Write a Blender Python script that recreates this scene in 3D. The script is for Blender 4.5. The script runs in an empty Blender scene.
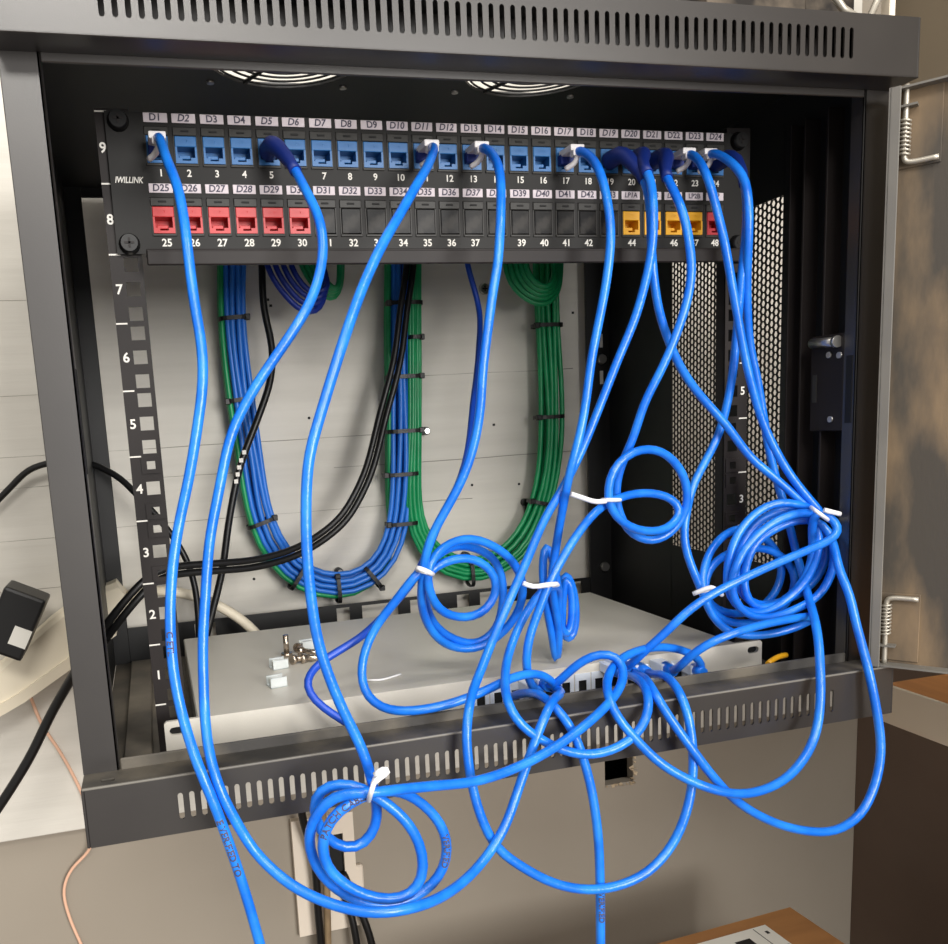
import bpy, bmesh, math, random
from mathutils import Vector, Matrix
random.seed(7)
S = 0.001                                   # everything below is laid out in millimetres
SC = bpy.context.scene
COL = SC.collection

# ------------------------------------------------------------------ camera
CAM = Vector((-232.461, -610.714, 189.957))
YAW, PITCH, ROLL, F, PX, PY = 0.246, 0.161, -0.059, 848.751, 372.663, 563.103
_f = Vector((math.sin(YAW)*math.cos(PITCH), math.cos(YAW)*math.cos(PITCH), -math.sin(PITCH)))
_r0 = Vector((math.cos(YAW), -math.sin(YAW), 0)); _u0 = _r0.cross(_f)
_r = math.cos(ROLL)*_r0 + math.sin(ROLL)*_u0; _u = -math.sin(ROLL)*_r0 + math.cos(ROLL)*_u0
cd = bpy.data.cameras.new('camera'); cam = bpy.data.objects.new('camera', cd); COL.objects.link(cam)
m = Matrix((_r, _u, -_f)).transposed().to_4x4(); m.translation = CAM*S; cam.matrix_world = m
cd.sensor_fit = 'HORIZONTAL'; cd.sensor_width = 36; cd.lens = F/948*36
cd.shift_x = (474-PX)/948; cd.shift_y = (PY-472)/948; cd.clip_start = 0.01; cd.clip_end = 50
SC.camera = cam
def at(x, y, v, axis=1):                    # measured point of the photograph -> place in the room, on plane Y=v (or X / Z)
    d = _f + _r*((x-PX)/F) - _u*((y-PY)/F)
    return CAM + d*((v-CAM[axis])/d[axis])

# ------------------------------------------------------------------ world, lamps, added fill lights, exposure
w = bpy.data.worlds.new('world'); SC.world = w; w.use_nodes = True
bg = w.node_tree.nodes['Background']; bg.inputs[0].default_value = (1.0, 0.955, 0.89, 1); bg.inputs[1].default_value = 0.5
def area(name, loc, target, sx, sy, watts, col):
    l = bpy.data.lights.new(name, 'AREA'); l.shape = 'RECTANGLE'; l.size = sx; l.size_y = sy; l.energy = watts; l.color = col
    o = bpy.data.objects.new(name, l); COL.objects.link(o); o.location = loc
    o.rotation_euler = (Vector(target)-Vector(loc)).to_track_quat('-Z', 'Y').to_euler(); return o
area('ceiling_lamp', (-0.62, -0.62, 1.15), (-0.10, 0.0, 0.2), 0.5, 0.4, 2.6, (1, 0.95, 0.88))
area('room_lamp', (-0.42, -2.4, 1.68), (-0.1, 0.2, 0.2), 0.9, 0.45, 30, (1, 0.96, 0.9))
area('front_fill', (0.80, -2.7, 0.50), (0, 0.2, 0.2), 1.25, 1.1, 86, (1, 0.975, 0.94))  # unseen soft fill added from the front to brighten the backboard inside
area('side_fill', (0.42, -0.95, 1.55), (0.45, 0.3, 0.15), 0.5, 0.3, 9, (1, 0.96, 0.9))  # added fill, brightens the board seen through the perforated side
vs = SC.view_settings; vs.view_transform = 'Standard'; vs.look = 'None'; vs.gamma = 1; vs.exposure = 0.15; vs.use_curve_mapping = False

# ------------------------------------------------------------------ materials
def lin(c):
    return tuple(((v/255)/12.92 if v/255 <= .04045 else ((v/255+.055)/1.055)**2.4) for v in c)
MATS = {}
def mat(name, rgb, rough=.5, metal=0, rgb2=None, scale=20, stretch=(1, 1, 1), lo=.4, hi=.65, bump=0, bscale=None, bdist=.0004, spec=.5, coat=0, alpha=None, trans=0):
    mt = bpy.data.materials.new(name); mt.use_nodes = True; nt = mt.node_tree; b = nt.nodes['Principled BSDF']
    b.inputs['Base Color'].default_value = (*lin(rgb), 1); b.inputs['Roughness'].default_value = rough; b.inputs['Metallic'].default_value = metal
    b.inputs['Specular IOR Level'].default_value = spec; b.inputs['Coat Weight'].default_value = coat
    b.inputs['Transmission Weight'].default_value = trans
    if rgb2 or bump:
        tc = nt.nodes.new('ShaderNodeTexCoord'); mp = nt.nodes.new('ShaderNodeMapping'); mp.inputs['Scale'].default_value = stretch
        nt.links.new(tc.outputs['Object'], mp.inputs[0])
    if rgb2:
        n = nt.nodes.new('ShaderNodeTexNoise'); n.inputs['Scale'].default_value = scale; n.inputs['Detail'].default_value = 6
        nt.links.new(mp.outputs[0], n.inputs['Vector'])
        r = nt.nodes.new('ShaderNodeValToRGB'); r.color_ramp.elements[0].position = lo; r.color_ramp.elements[1].position = hi
        r.color_ramp.elements[0].color = (*lin(rgb), 1); r.color_ramp.elements[1].color = (*lin(rgb2), 1)
        nt.links.new(n.outputs[0], r.inputs[0]); nt.links.new(r.outputs[0], b.inputs['Base Color'])
    if bump:
        n2 = nt.nodes.new('ShaderNodeTexNoise'); n2.inputs['Scale'].default_value = bscale or scale; n2.inputs['Detail'].default_value = 4
        nt.links.new(mp.outputs[0], n2.inputs['Vector'])
        bp = nt.nodes.new('ShaderNodeBump'); bp.inputs['Strength'].default_value = bump; bp.inputs['Distance'].default_value = bdist
        nt.links.new(n2.outputs[0], bp.inputs['Height']); nt.links.new(bp.outputs[0], b.inputs['Normal'])
    MATS[name] = mt; return mt
mat('charcoal', (40, 37, 36), .34, 0, (48, 45, 43), 9, bump=.06, bscale=1100, spec=.85)
mat('dusty', (52, 50, 48), .6, 0, (120, 112, 98), 14, lo=.45, hi=.75, bump=.2, bscale=600)
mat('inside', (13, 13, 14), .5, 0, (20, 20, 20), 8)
mat('floorpan', (84, 80, 75), .6, 0, (150, 140, 124), 11, lo=.42, hi=.7)
mat('rail', (32, 28, 28), .5, 0, (40, 35, 34), 12, spec=.25)
mat('panel', (25, 24, 23), .5, 0, (31, 30, 29), 15, spec=.25, bump=.05, bscale=1200)
mat('holder', (50, 49, 47), .45, spec=.3)
mat('blank', (22, 22, 23), .3, spec=.12, rgb2=(52, 50, 48), scale=70, lo=.5, hi=.62)
mat('cavity', (10, 10, 11), .7)
mat('print', (225, 222, 215), .6)
mat('ink', (70, 66, 84), .7)
mat('paper', (226, 216, 222), .75, 0, (214, 204, 210), 30)
mat('jack_blue', (38, 102, 162), .4)
mat('jack_red', (190, 42, 46), .4)
mat('jack_yellow', (226, 165, 30), .4)
mat('jack_dkred', (165, 32, 44), .4)
mat('patch_blue', (14, 106, 220), .3, 0, (34, 130, 238), 45, spec=.6, bump=.5, bscale=240, bdist=.0006)
mat('solid_blue', (40, 116, 214), .38)
mat('navy', (24, 50, 150), .4)
mat('mid_blue', (28, 74, 186), .36)
mat('boot_navy', (14, 40, 118), .5)
mat('green', (14, 138, 82), .38, 0, (22, 154, 94), 40)
mat('white_plastic', (226, 222, 222), .4)
mat('clear_plug', (214, 222, 232), .2)
mat('blackrub', (18, 18, 19), .4, spec=.4)
mat('white_tie', (236, 236, 236), .5)
mat('black_tie', (16, 16, 17), .45)
mat('board', (212, 208, 199), .7, 0, (203, 199, 190), 5, (1, 1, 14), lo=.35, hi=.7, bump=.35, bscale=7, bdist=.002)
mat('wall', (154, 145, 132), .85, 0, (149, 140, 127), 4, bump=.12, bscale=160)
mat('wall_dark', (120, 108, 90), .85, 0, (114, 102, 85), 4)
mat('floor', (110, 98, 86), .7, 0, (96, 86, 76), 6)
mat('switch', (208, 204, 194), .45, 0, (200, 196, 186), 7, bump=.15, bscale=900)
mat('silver', (190, 188, 184), .28, .9)
mat('nickel', (196, 182, 166), .25, .9)
mat('pinmetal', (190, 184, 172), .4, .6)
mat('zinc', (214, 220, 220), .3, .5)
mat('door', (74, 69, 63), .65, 0, (142, 120, 93), 9, (1.6, 1.6, .55), lo=.44, hi=.6, bump=.3, bscale=260, spec=.25)
mat('dooredge', (104, 101, 96), .5, 0, (122, 118, 110), 8)
mat('cream', (236, 226, 204), .5, 0, (228, 217, 194), 10)
mat('cardboard', (168, 118, 68), .8, 0, (156, 108, 62), 9, (1, 6, 1))
mat('orange', (232, 186, 158), .5)
mat('rope', (150, 128, 96), .8, 0, (104, 84, 62), 60, (1, 1, .3))
mat('tabletop', (196, 134, 78), .5, 0, (180, 120, 68), 8, (8, 1, 1))
mat('tableedge', (230, 218, 198), .55)
mat('plate', (226, 214, 198), .5)
mat('label_white', (226, 224, 216), .6)
mat('label_black', (22, 20, 20), .6)
mat('clutter', (40, 37, 35), .7, 0, (104, 94, 82), 40, spec=.2)
mat('redthing', (196, 92, 78), .6)
mat('brown_shade', (116, 98, 85), .8, 0, (106, 89, 77), 4)  # brown with the shade below the counter mixed into the colour
mat('plaster', (196, 178, 150), .9, 0, (150, 130, 104), 60)

# ------------------------------------------------------------------ mesh helpers
class MB:
    def __init__(s): s.bm = bmesh.new()
    def quad(s, *p): return s.bm.faces.new([s.bm.verts.new(q) for q in p])
    def box(s, x0, x1, y0, y1, z0, z1, bev=0, seg=1, mtx=None):
        r = bmesh.ops.create_cube(s.bm, size=1); vs_ = r['verts']
        for v in vs_: v.co = ((x0+x1)/2+v.co.x*(x1-x0), (y0+y1)/2+v.co.y*(y1-y0), (z0+z1)/2+v.co.z*(z1-z0))
        if bev:
            es = list({e for v in vs_ for e in v.link_edges})
            rb = bmesh.ops.bevel(s.bm, geom=es, offset=bev, segments=seg, affect='EDGES', profile=.6)
            vs_ = list({v for f_ in rb['faces'] for v in f_.verts} | {v for v in vs_ if v.is_valid})
        if mtx is not None:
            for v in vs_: v.co = mtx @ v.co
        return s
    def cyl(s, a, b, r, seg=12, r2=None): return s.tube([Vector(a), Vector(b)], [r, r if r2 is None else r2], seg)
    def tube(s, pts, r, seg=8, closed=False):
        n = len(pts); rs = r if isinstance(r, (list, tuple)) else [r]*n; rings = []
        for i, p in enumerate(pts):
            if closed: t = pts[(i+1) % n]-pts[i-1]
            else: t = pts[min(i+1, n-1)]-pts[max(i-1, 0)]
            t = t.normalized()
            if i == 0:
                up = Vector((0, 0, 1)) if abs(t.z) < .9 else Vector((0, 1, 0)); nn = t.cross(up).normalized()
            else: nn = (nn-t*nn.dot(t)).normalized()
            bb = t.cross(nn)
            rings.append([s.bm.verts.new(p+(nn*math.cos(k*2*math.pi/seg)+bb*math.sin(k*2*math.pi/seg))*rs[i]) for k in range(seg)])
        for i in range(n if closed else n-1):
            A, B = rings[i], rings[(i+1) % n]
            for k in range(seg): s.bm.faces.new((A[k], A[(k+1) % seg], B[(k+1) % seg], B[k])).smooth = True
        if not closed: s.bm.faces.new(rings[0][::-1]); s.bm.faces.new(rings[-1])
        return s
    def rectplate(s, xs, zs, holes, y0, y1):   # plate in the XZ plane with rectangular holes
        xb = sorted(set([*xs]+[h[0] for h in holes]+[h[1] for h in holes])); zb = sorted(set([*zs]+[h[2] for h in holes]+[h[3] for h in holes]))
        fs = []; V = {}
        def v(i, j):
            if (i, j) not in V: V[i, j] = s.bm.verts.new((xb[i], y0, zb[j]))
            return V[i, j]
        for i in range(len(xb)-1):
            for j in range(len(zb)-1):
                cx, cz = (xb[i]+xb[i+1])/2, (zb[j]+zb[j+1])/2
                if any(h[0] < cx < h[1] and h[2] < cz < h[3] for h in holes): continue
                fs.append(s.bm.faces.new((v(i, j), v(i+1, j), v(i+1, j+1), v(i, j+1))))
        s.thick(fs, (0, y1-y0, 0)); return s
    def thick(s, fs, off):                     # give a flat sheet of faces real thickness
        r = bmesh.ops.extrude_face_region(s.bm, geom=fs, use_keep_orig=True)
        for v in [g for g in r['geom'] if isinstance(g, bmesh.types.BMVert)]: v.co += Vector(off)
        return s
def mesh_of(mb, smooth_angle=None):
    me = bpy.data.meshes.new('m'); bmesh.ops.recalc_face_normals(mb.bm, faces=mb.bm.faces)
    mb.bm.transform(Matrix.Scale(S, 4)); mb.bm.to_mesh(me); mb.bm.free(); return me
WL = {}
def obj(name, mb, mt, parent=None, loc=(0, 0, 0), label=None):
    me = mb if isinstance(mb, bpy.types.Mesh) else mesh_of(mb)
    if not me.materials: me.materials.append(MATS[mt])
    o = bpy.data.objects.new(name, me); me.name = name; COL.objects.link(o); o.location = Vector(loc)*S; WL[o] = Vector(loc)*S
    if parent is not None:
        o.parent = parent; o.matrix_parent_inverse = Matrix.Translation(-WL[parent])
    if label: o['label'] = label
    return o
def tag(o, label, cat, group=None, kind=None):
    o['label'] = label
    if cat: o['category'] = cat
    if group: o['group'] = group
    if kind: o['kind'] = kind
    return o
def thing(name, loc, label, cat, group=None):
    o = bpy.data.objects.new(name, None); COL.objects.link(o); o.location = Vector(loc)*S; WL[o] = Vector(loc)*S; o.empty_display_size = .02
    return tag(o, label, cat, group)
def struct(name, mb, mt):
    o = obj(name, mb, mt); o['kind'] = 'structure'; return o
def shared(mb, mt):
    me = mesh_of(mb); me.materials.append(MATS[mt]); return me

# text -> flat meshes that face -Y, lower left at the origin, cap height 1
TXT = {}
def make_texts(strings):
    tmp = {}
    for t in set(strings):
        c = bpy.data.curves.new('t', 'FONT'); c.body = t; c.size = 1; c.offset = .022; c.resolution_u = 3; c.align_x = 'CENTER'; c.align_y = 'CENTER'
        o = bpy.data.objects.new('t', c); COL.objects.link(o); tmp[t] = o
    bpy.context.view_layer.update(); dg = bpy.context.evaluated_depsgraph_get()
    for t, o in tmp.items(): TXT[t] = bpy.data.meshes.new_from_object(o.evaluated_get(dg))
    for o in tmp.values():
        c = o.data; bpy.data.objects.remove(o); bpy.data.curves.remove(c)
def text(t, size, mt, name, parent, loc, shear=0, sx=1, normal=None, bold=0):
    me = TXT[t].copy(); me.materials.clear(); me.materials.append(MATS[mt])
    for v in me.vertices:
        x, y = v.co.x, v.co.y; v.co = ((x+shear*y)*size*sx*S, 0, y*size*S)
    return obj(name, me, mt, parent, loc)
ROW1 = ['D%d' % i for i in range(1, 25)]
ROW2 = ['D%d' % i for i in range(25, 44)]+['LP1A', 'LP1B', 'LP2A', 'LP2B', 'SIP']
make_texts(ROW1+ROW2+[str(i) for i in range(1, 49)]+['IWILLINK', 'CAT 6', 'E VERIFIED TO', 'C ETL', 'VERIFIED', 'PATCH CABLE'])

# path smoothing
def parse(spec):
    rows = [tuple(float(q) for q in t.split(',')) for t in spec.split()]
    ys = [r[2] if len(r) > 2 else None for r in rows]
    known = [i for i, y in enumerate(ys) if y is not None]
    arc = [0]
    for a, b in zip(rows, rows[1:]): arc.append(arc[-1]+math.hypot(b[0]-a[0], b[1]-a[1]))
    out = []
    for i, r in enumerate(rows):
        if ys[i] is None:
            a = max(k for k in known if k < i); b = min(k for k in known if k > i)
            y = ys[a]+(ys[b]-ys[a])*(arc[i]-arc[a])/(arc[b]-arc[a])
        else: y = ys[i]
        out.append(at(r[0], r[1], y))
    return out
def spline(P, step=7.0, relax=2):
    Q = [P[0]*2-P[1]]+list(P)+[P[-1]*2-P[-2]]; out = []
    for i in range(1, len(Q)-2):
        p0, p1, p2, p3 = Q[i-1:i+3]
        t0 = 0; t1 = max((p1-p0).length, .01)**.5; t2 = t1+max((p2-p1).length, .01)**.5; t3 = t2+max((p3-p2).length, .01)**.5
        n = max(2, int((p2-p1).length/step))
        for k in range(n):
            t = t1+(t2-t1)*k/n
            a1 = p0*((t1-t)/(t1-t0))+p1*((t-t0)/(t1-t0)); a2 = p1*((t2-t)/(t2-t1))+p2*((t-t1)/(t2-t1)); a3 = p2*((t3-t)/(t3-t2))+p3*((t-t2)/(t3-t2))
            b1 = a1*((t2-t)/(t2-t0))+a2*((t-t0)/(t2-t0)); b2 = a2*((t3-t)/(t3-t1))+a3*((t-t1)/(t3-t1))
            out.append(b1*((t2-t)/(t2-t1))+b2*((t-t1)/(t2-t1)))
    out.append(P[-1].copy())
    for _ in range(relax):
        q = [v.copy() for v in out]
        for i in range(1, len(out)-1): out[i] = q[i]*.5+(q[i-1]+q[i+1])*.25
    return out

# ================================================================== the setting
YB, YW, XW, ZF = 305, 322, 690, -760        # backboard face, wall face, right wall, floor
HX0, HX1, HZ0, HZ1 = at(605, 784, YW).x, at(633, 784, YW).x, at(620, 783, YW).z, at(620, 745, YW).z
struct('wall_back', MB().rectplate((-1900, XW), (ZF, 1500), [(HX0, HX1, HZ0, HZ1)], YW, YW+14), 'wall')
hole = MB().box(HX0-30, HX1+30, YW+90, YW+92, HZ0-30, HZ1+30).box(HX0-32, HX0-30, YW+14, YW+90, HZ0-30, HZ1+30).box(HX1+30, HX1+32, YW+14, YW+90, HZ0-30, HZ1+30)
hole.box(HX0-30, HX1+30, YW+14, YW+90, HZ1+30, HZ1+32).box(HX0-30, HX1+30, YW+14, YW+90, HZ0-32, HZ0-30)
struct('trim_1', hole, 'cavity')
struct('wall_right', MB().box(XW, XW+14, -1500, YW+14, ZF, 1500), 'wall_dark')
struct('floor', MB().box(-1900, XW, -1500, YW, ZF-14, ZF), 'floor')
# torn paper edge around the wall cut-out
tr = MB()
for i in range(16):
    e = i/15
    x, z = (HX0+(HX1-HX0)*e, HZ0) if i % 2 else (HX1, HZ0+(HZ1-HZ0)*e*.8)
    a = random.uniform(0, 6); l = random.uniform(4, 9)
    tr.quad((x, YW-.6, z), (x+l*math.cos(a), YW-1.2, z+l*math.sin(a)*.5), (x+l*.6, YW-2.5, z-l*.5), (x+1, YW-.8, z-l*.6))
tr.thick(list(tr.bm.faces), (0, -.5, 0))
tag(obj('torn_drywall_edge', tr, 'plaster'), 'ragged torn drywall paper around the square wall cut-out', 'drywall paper')

# plywood backboard (grooved strips of one painted sheet)
bb = thing('backboard', (0, YB, -222), 'pale grey painted plywood backboard behind the open cabinet', 'backboard')
obj('sheet', MB().box(-620, 640, YB, YW-.2, -222, 700, 1), 'board', bb)
for i, (x, z) in enumerate([(at(309, 418, YB).x, at(309, 418, YB).z), (at(472, 485, YB).x, at(472, 485, YB).z), (at(519, 484, YB).x, at(519, 484, YB).z), (at(254, 579, YB).x, at(254, 579, YB).z)]):
    obj('nail_hole', MB().cyl((x, YB-.3, z), (x, YB+1, z), 1.6, 8), 'cavity', bb)
mat('seam', (150, 146, 137), .8)
for px, py, x_a, x_b in ((30, 456, -620, 40), (30, 487, -620, -150), (170, 523, -330, 120), (30, 540, -620, -300), (30, 300, -620, -290), (500, 372, 60, 250), (560, 452, -40, 260), (30, 395, -620, -310), (30, 590, -620, -280)):
    z = at(px, py, YB).z; n_ = int((x_b-x_a)/45)+1; q = MB()
    P_ = [Vector((x_a+(x_b-x_a)*k/n_, YB-.05, z+random.uniform(-.5, .5))) for k in range(n_+1)]
    q.tube(P_, [random.uniform(.12, .5) for _ in P_], 5); obj('grain_crack', q, 'seam', bb)
for (px, py) in ((484, 289),):
    p = at(px, py, YB); sc = obj('screw', MB().cyl((p.x, YB-3, p.z), (p.x, YB, p.z), 5.2, 16, 6.4), 'silver', bb)
    obj('drive_slot', MB().box(p.x-3, p.x+3, YB-3.4, YB-2.9, p.z-.7, p.z+.7).box(p.x-.7, p.x+.7, YB-3.4, YB-2.9, p.z-3, p.z+3), 'cavity', sc)
for (px, py) in ((268, 300), (271, 306), (494, 425), (573, 313)):
    p = at(px, py, YB); obj('scuff', MB().box(p.x-1.8, p.x+1.2, YB-.4, YB+.2, p.z-1, p.z+1.6), 'cavity', bb)

# ================================================================== wall-mount network cabinet
W, YF, YP, YR = 291, -111, -88, 290
cab = thing('network_cabinet', (0, 90, -48), 'open dark charcoal wall-mount network cabinet with slotted bands', 'cabinet')
def slot_band(z0, z1, zc, h, n=70, x0=-235, x1=235.5):
    mb = MB(); bm = mb.bm; pitch = (x1-x0)/(n-1); r = 1.55; hw = pitch/2; fs = []
    cache = {}
    def v(x, z):
        k = (round(x, 2), round(z, 2))
        if k not in cache: cache[k] = bm.verts.new((x, YF, z))
        return cache[k]
    zt, zb = zc+h/2-r, zc-h/2+r
    for i in range(n):
        cx = x0+i*pitch
        inn = [(cx+r*math.cos(a), zt+r*math.sin(a)) for a in [0, math.pi/4, math.pi/2, 3*math.pi/4, math.pi]]+[(cx+r*math.cos(a), zb+r*math.sin(a)) for a in [math.pi, 5*math.pi/4, 1.5*math.pi, 7*math.pi/4, 2*math.pi]]
        out = [(cx+hw, zt), (cx+hw, z1), (cx, z1), (cx-hw, z1), (cx-hw, zt), (cx-hw, zb), (cx-hw, z0), (cx, z0), (cx+hw, z0), (cx+hw, zb)]
        for k in range(10):
            j = (k+1) % 10; fs.append(bm.faces.new((v(*inn[k]), v(*out[k]), v(*out[j]), v(*inn[j]))))
    for a, b in ((-W+2, x0-hw), (x1+hw, W-2)): fs.append(bm.faces.new((v(a, z0), v(b, z0), v(b, z1), v(a, z1))))
    mb.thick(fs, (0, 1.4, 0)); return mb
tb = obj('top_band', slot_band(399.5, 436, 417.6, 19), 'charcoal', cab)
obj('band_underside', MB().box(-W, W, YF, YP, 398.7, 400, .4), 'charcoal', tb)
for sx in (-1, 1): obj('band_end', MB().box(min(sx*W, sx*(W-2)), max(sx*W, sx*(W-2)), YF, YP+40, 398.9, 436.4, .6), 'charcoal', tb)
bt = obj('bottom_band', slot_band(-47.5, -11.2, -30.3, 17), 'charcoal', cab)
obj('band_ledge', MB().rectplate((-W+.5, W-.5), (0, 25), [(-W+11, -W+19, 7, 11)], 0, 1.3), 'dusty', bt)
ledge = bt.children[0]
for v in ledge.data.vertices: v.co = (v.co.x, (YF+.2)*S+v.co.z, -10.5*S-v.co.y)
obj('worn_edge_glint', MB().box(-W+.6, W-.6, YF-.3, YF+1.6, -11.6, -10.2, .5, 2), 'dooredge', bt)  # worn edge, with its bevel highlight put into the lighter colour
for sx in (-1, 1): obj('band_end', MB().box(min(sx*W, sx*(W-2)), max(sx*W, sx*(W-2)), YF, YP+40, -47.7, -10.8, .6), 'charcoal', bt)
obj('front_lip', MB().box(-W+22, W-22, YP, YP+2.4, -11.5, -3.6, .8), 'dusty', cab)
obj('header_lip', MB().box(-269.4, 269.4, YP, YP+2, 394, 434, .5), 'charcoal', cab)
for sx in (-1, 1):
    mb = MB(); X0, X1 = sx*269.6, sx*W
    mb.box(min(X0, X1), max(X0, X1), YP, YP+2, -11, 400, .5)
    mb.box(min(X0, X0+sx*2), max(X0, X0+sx*2), YP, YP+12, -11, 400, .5)
    po = obj('front_post', mb, 'charcoal', cab)
    zc = 195
    if sx > 0: obj('strike_slot', MB().box(269.2, 269.9, YP+3, YP+9, 171, 220), 'cavity', po)
    else: obj('strike_slot', MB().box(-270.5, -269.2, YP+4, YP+9, 171, 232, .4), 'cavity', po)
# roof with two round fan openings
FANS = ((-121, -22), (58, -22)); RZ = 430; FR = 54
mb = MB(); bm = mb.bm; fs = []
def roofq(x0, x1, y0, y1): fs.append(bm.faces.new([bm.verts.new((a, b, RZ)) for a, b in ((x0, y0), (x1, y0), (x1, y1), (x0, y1))]))
xs = [-W+2, FANS[0][0]-58, FANS[0][0]+58, FANS[1][0]-58, FANS[1][0]+58, W-2]
roofq(xs[0], xs[5], YF+2, FANS[0][1]-58); roofq(xs[0], xs[5], FANS[0][1]+58, YR)
for a, b in ((0, 1), (2, 3), (4, 5)): roofq(xs[a], xs[b], FANS[0][1]-58, FANS[0][1]+58)
for cx, cy in FANS:
    N = 32; inn = []; out = []
    for k in range(N):
        a = k*2*math.pi/N+math.pi/4; c, s_ = math.cos(a), math.sin(a); q = 58/max(abs(c), abs(s_))
        inn.append(bm.verts.new((cx+FR*c, cy+FR*s_, RZ))); out.append(bm.verts.new((cx+q*c, cy+q*s_, RZ)))
    for k in range(N): fs.append(bm.faces.new((inn[k], out[k], out[(k+1) % N], inn[(k+1) % N])))
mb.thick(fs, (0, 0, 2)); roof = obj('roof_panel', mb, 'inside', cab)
for cx, cy in FANS:
    mb = MB()
    for r in (12, 18.5, 25, 31.5, 38, 44.5, 51):
        mb.tube([Vector((cx+r*math.cos(a*math.pi/24), cy+r*math.sin(a*math.pi/24), RZ+1)) for a in range(48)], .75, 6, True)
    for a in (.45, 2.02, 3.6, 5.17): mb.cyl((cx+8*math.cos(a), cy+8*math.sin(a), RZ+1), (cx+54*math.cos(a), cy+54*math.sin(a), RZ+1), 1.4, 6)
    mb.cyl((cx, cy, RZ-1), (cx, cy, RZ+3), 11, 20)
    g = obj('fan_guard', mb, 'inside', roof)
    for dx in (-47, 47):
        for dy in (-47, 47): obj('fan_screw', MB().cyl((cx+dx, cy+dy, RZ-1.4), (cx+dx, cy+dy, RZ+1), 2.6, 10), 'silver', roof)
obj('floor_pan', MB().box(-W+3, W-3, -64, YR, -41.5, -40, .3), 'floorpan', cab)
obj('floor_brace', MB().box(-272, -252, -70, 270, -40, -34, 1), 'floorpan', cab)
obj('floor_brace', MB().box(252, 272, -70, 270, -40, -34, 1), 'floorpan', cab)
# rear frame
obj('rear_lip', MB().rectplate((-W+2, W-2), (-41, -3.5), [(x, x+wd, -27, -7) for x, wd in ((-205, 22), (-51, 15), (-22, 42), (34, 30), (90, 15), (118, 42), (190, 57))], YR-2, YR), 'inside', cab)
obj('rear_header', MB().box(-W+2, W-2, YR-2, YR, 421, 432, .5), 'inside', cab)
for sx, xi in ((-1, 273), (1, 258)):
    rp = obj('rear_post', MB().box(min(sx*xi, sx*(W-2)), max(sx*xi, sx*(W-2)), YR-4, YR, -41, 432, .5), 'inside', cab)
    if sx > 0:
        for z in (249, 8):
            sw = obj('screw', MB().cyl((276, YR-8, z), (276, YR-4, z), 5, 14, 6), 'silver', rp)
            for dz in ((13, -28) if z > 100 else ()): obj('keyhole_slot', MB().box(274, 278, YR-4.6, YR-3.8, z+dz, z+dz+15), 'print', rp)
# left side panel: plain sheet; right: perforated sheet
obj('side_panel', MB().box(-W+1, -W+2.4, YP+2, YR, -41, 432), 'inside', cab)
SX = 286; mb = MB(); bm = mb.bm; fs = []
p = 6.05; cw = p*math.sqrt(3)/2; R = p/math.sqrt(3); hr = 2.68; y0, y1, z0, z1 = 8, 170, 46, 356
nc = int((y1-y0)/cw); cache = {}
def pv(y, z):
    k = (round(y, 1), round(z, 1))
    if k not in cache: cache[k] = bm.verts.new((SX, y, z))
    return cache[k]
for i in range(nc):
    for j in range(int((z1-z0)/p)):
        cy = y0+(i+.5)*cw; cz = z0+(j+.5+(.5 if i % 2 else 0))*p
        o6 = [(cy+R*math.cos(k*math.pi/3), cz+R*math.sin(k*math.pi/3)) for k in range(6)]
        i6 = [bm.verts.new((SX, cy+hr*math.cos(k*math.pi/3)*.92, cz+hr*math.sin(k*math.pi/3)*1.04)) for k in range(6)]
        for k in range(6): fs.append(bm.faces.new((pv(*o6[k]), pv(*o6[(k+1) % 6]), i6[(k+1) % 6], i6[k])))
mb.thick(fs, (1.0, 0, 0))
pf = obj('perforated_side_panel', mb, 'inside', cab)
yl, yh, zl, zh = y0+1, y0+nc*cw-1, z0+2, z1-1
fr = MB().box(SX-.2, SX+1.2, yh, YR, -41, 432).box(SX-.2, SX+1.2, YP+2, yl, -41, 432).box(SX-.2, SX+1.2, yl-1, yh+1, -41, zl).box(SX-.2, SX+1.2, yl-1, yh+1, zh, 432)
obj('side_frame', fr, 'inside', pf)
for yy in (-14, -29, -52): obj('side_rib', MB().box(272, SX, yy-1, yy+1, -38, 400, .3), 'rail', cab)
lt = obj('latch_plate', MB().box(270, 272, -76, -43, 165, 237, .8), 'rail', cab)
obj('latch_pin', MB().cyl((267, -47, 232), (267, -71, 231), 3.6, 14).cyl((267, -70, 231), (267, -73, 231), 4.4, 14), 'silver', lt)
for y, z in ((-62, 222), (-72, 221), (-65, 174)): obj('rivet', MB().cyl((268.8, y, z), (270.2, y, z), 2.4, 10), 'silver', lt)
obj('latch_slot', MB().box(269.4, 270.4, -50, -46, 187, 208), 'holder', lt)
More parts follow.
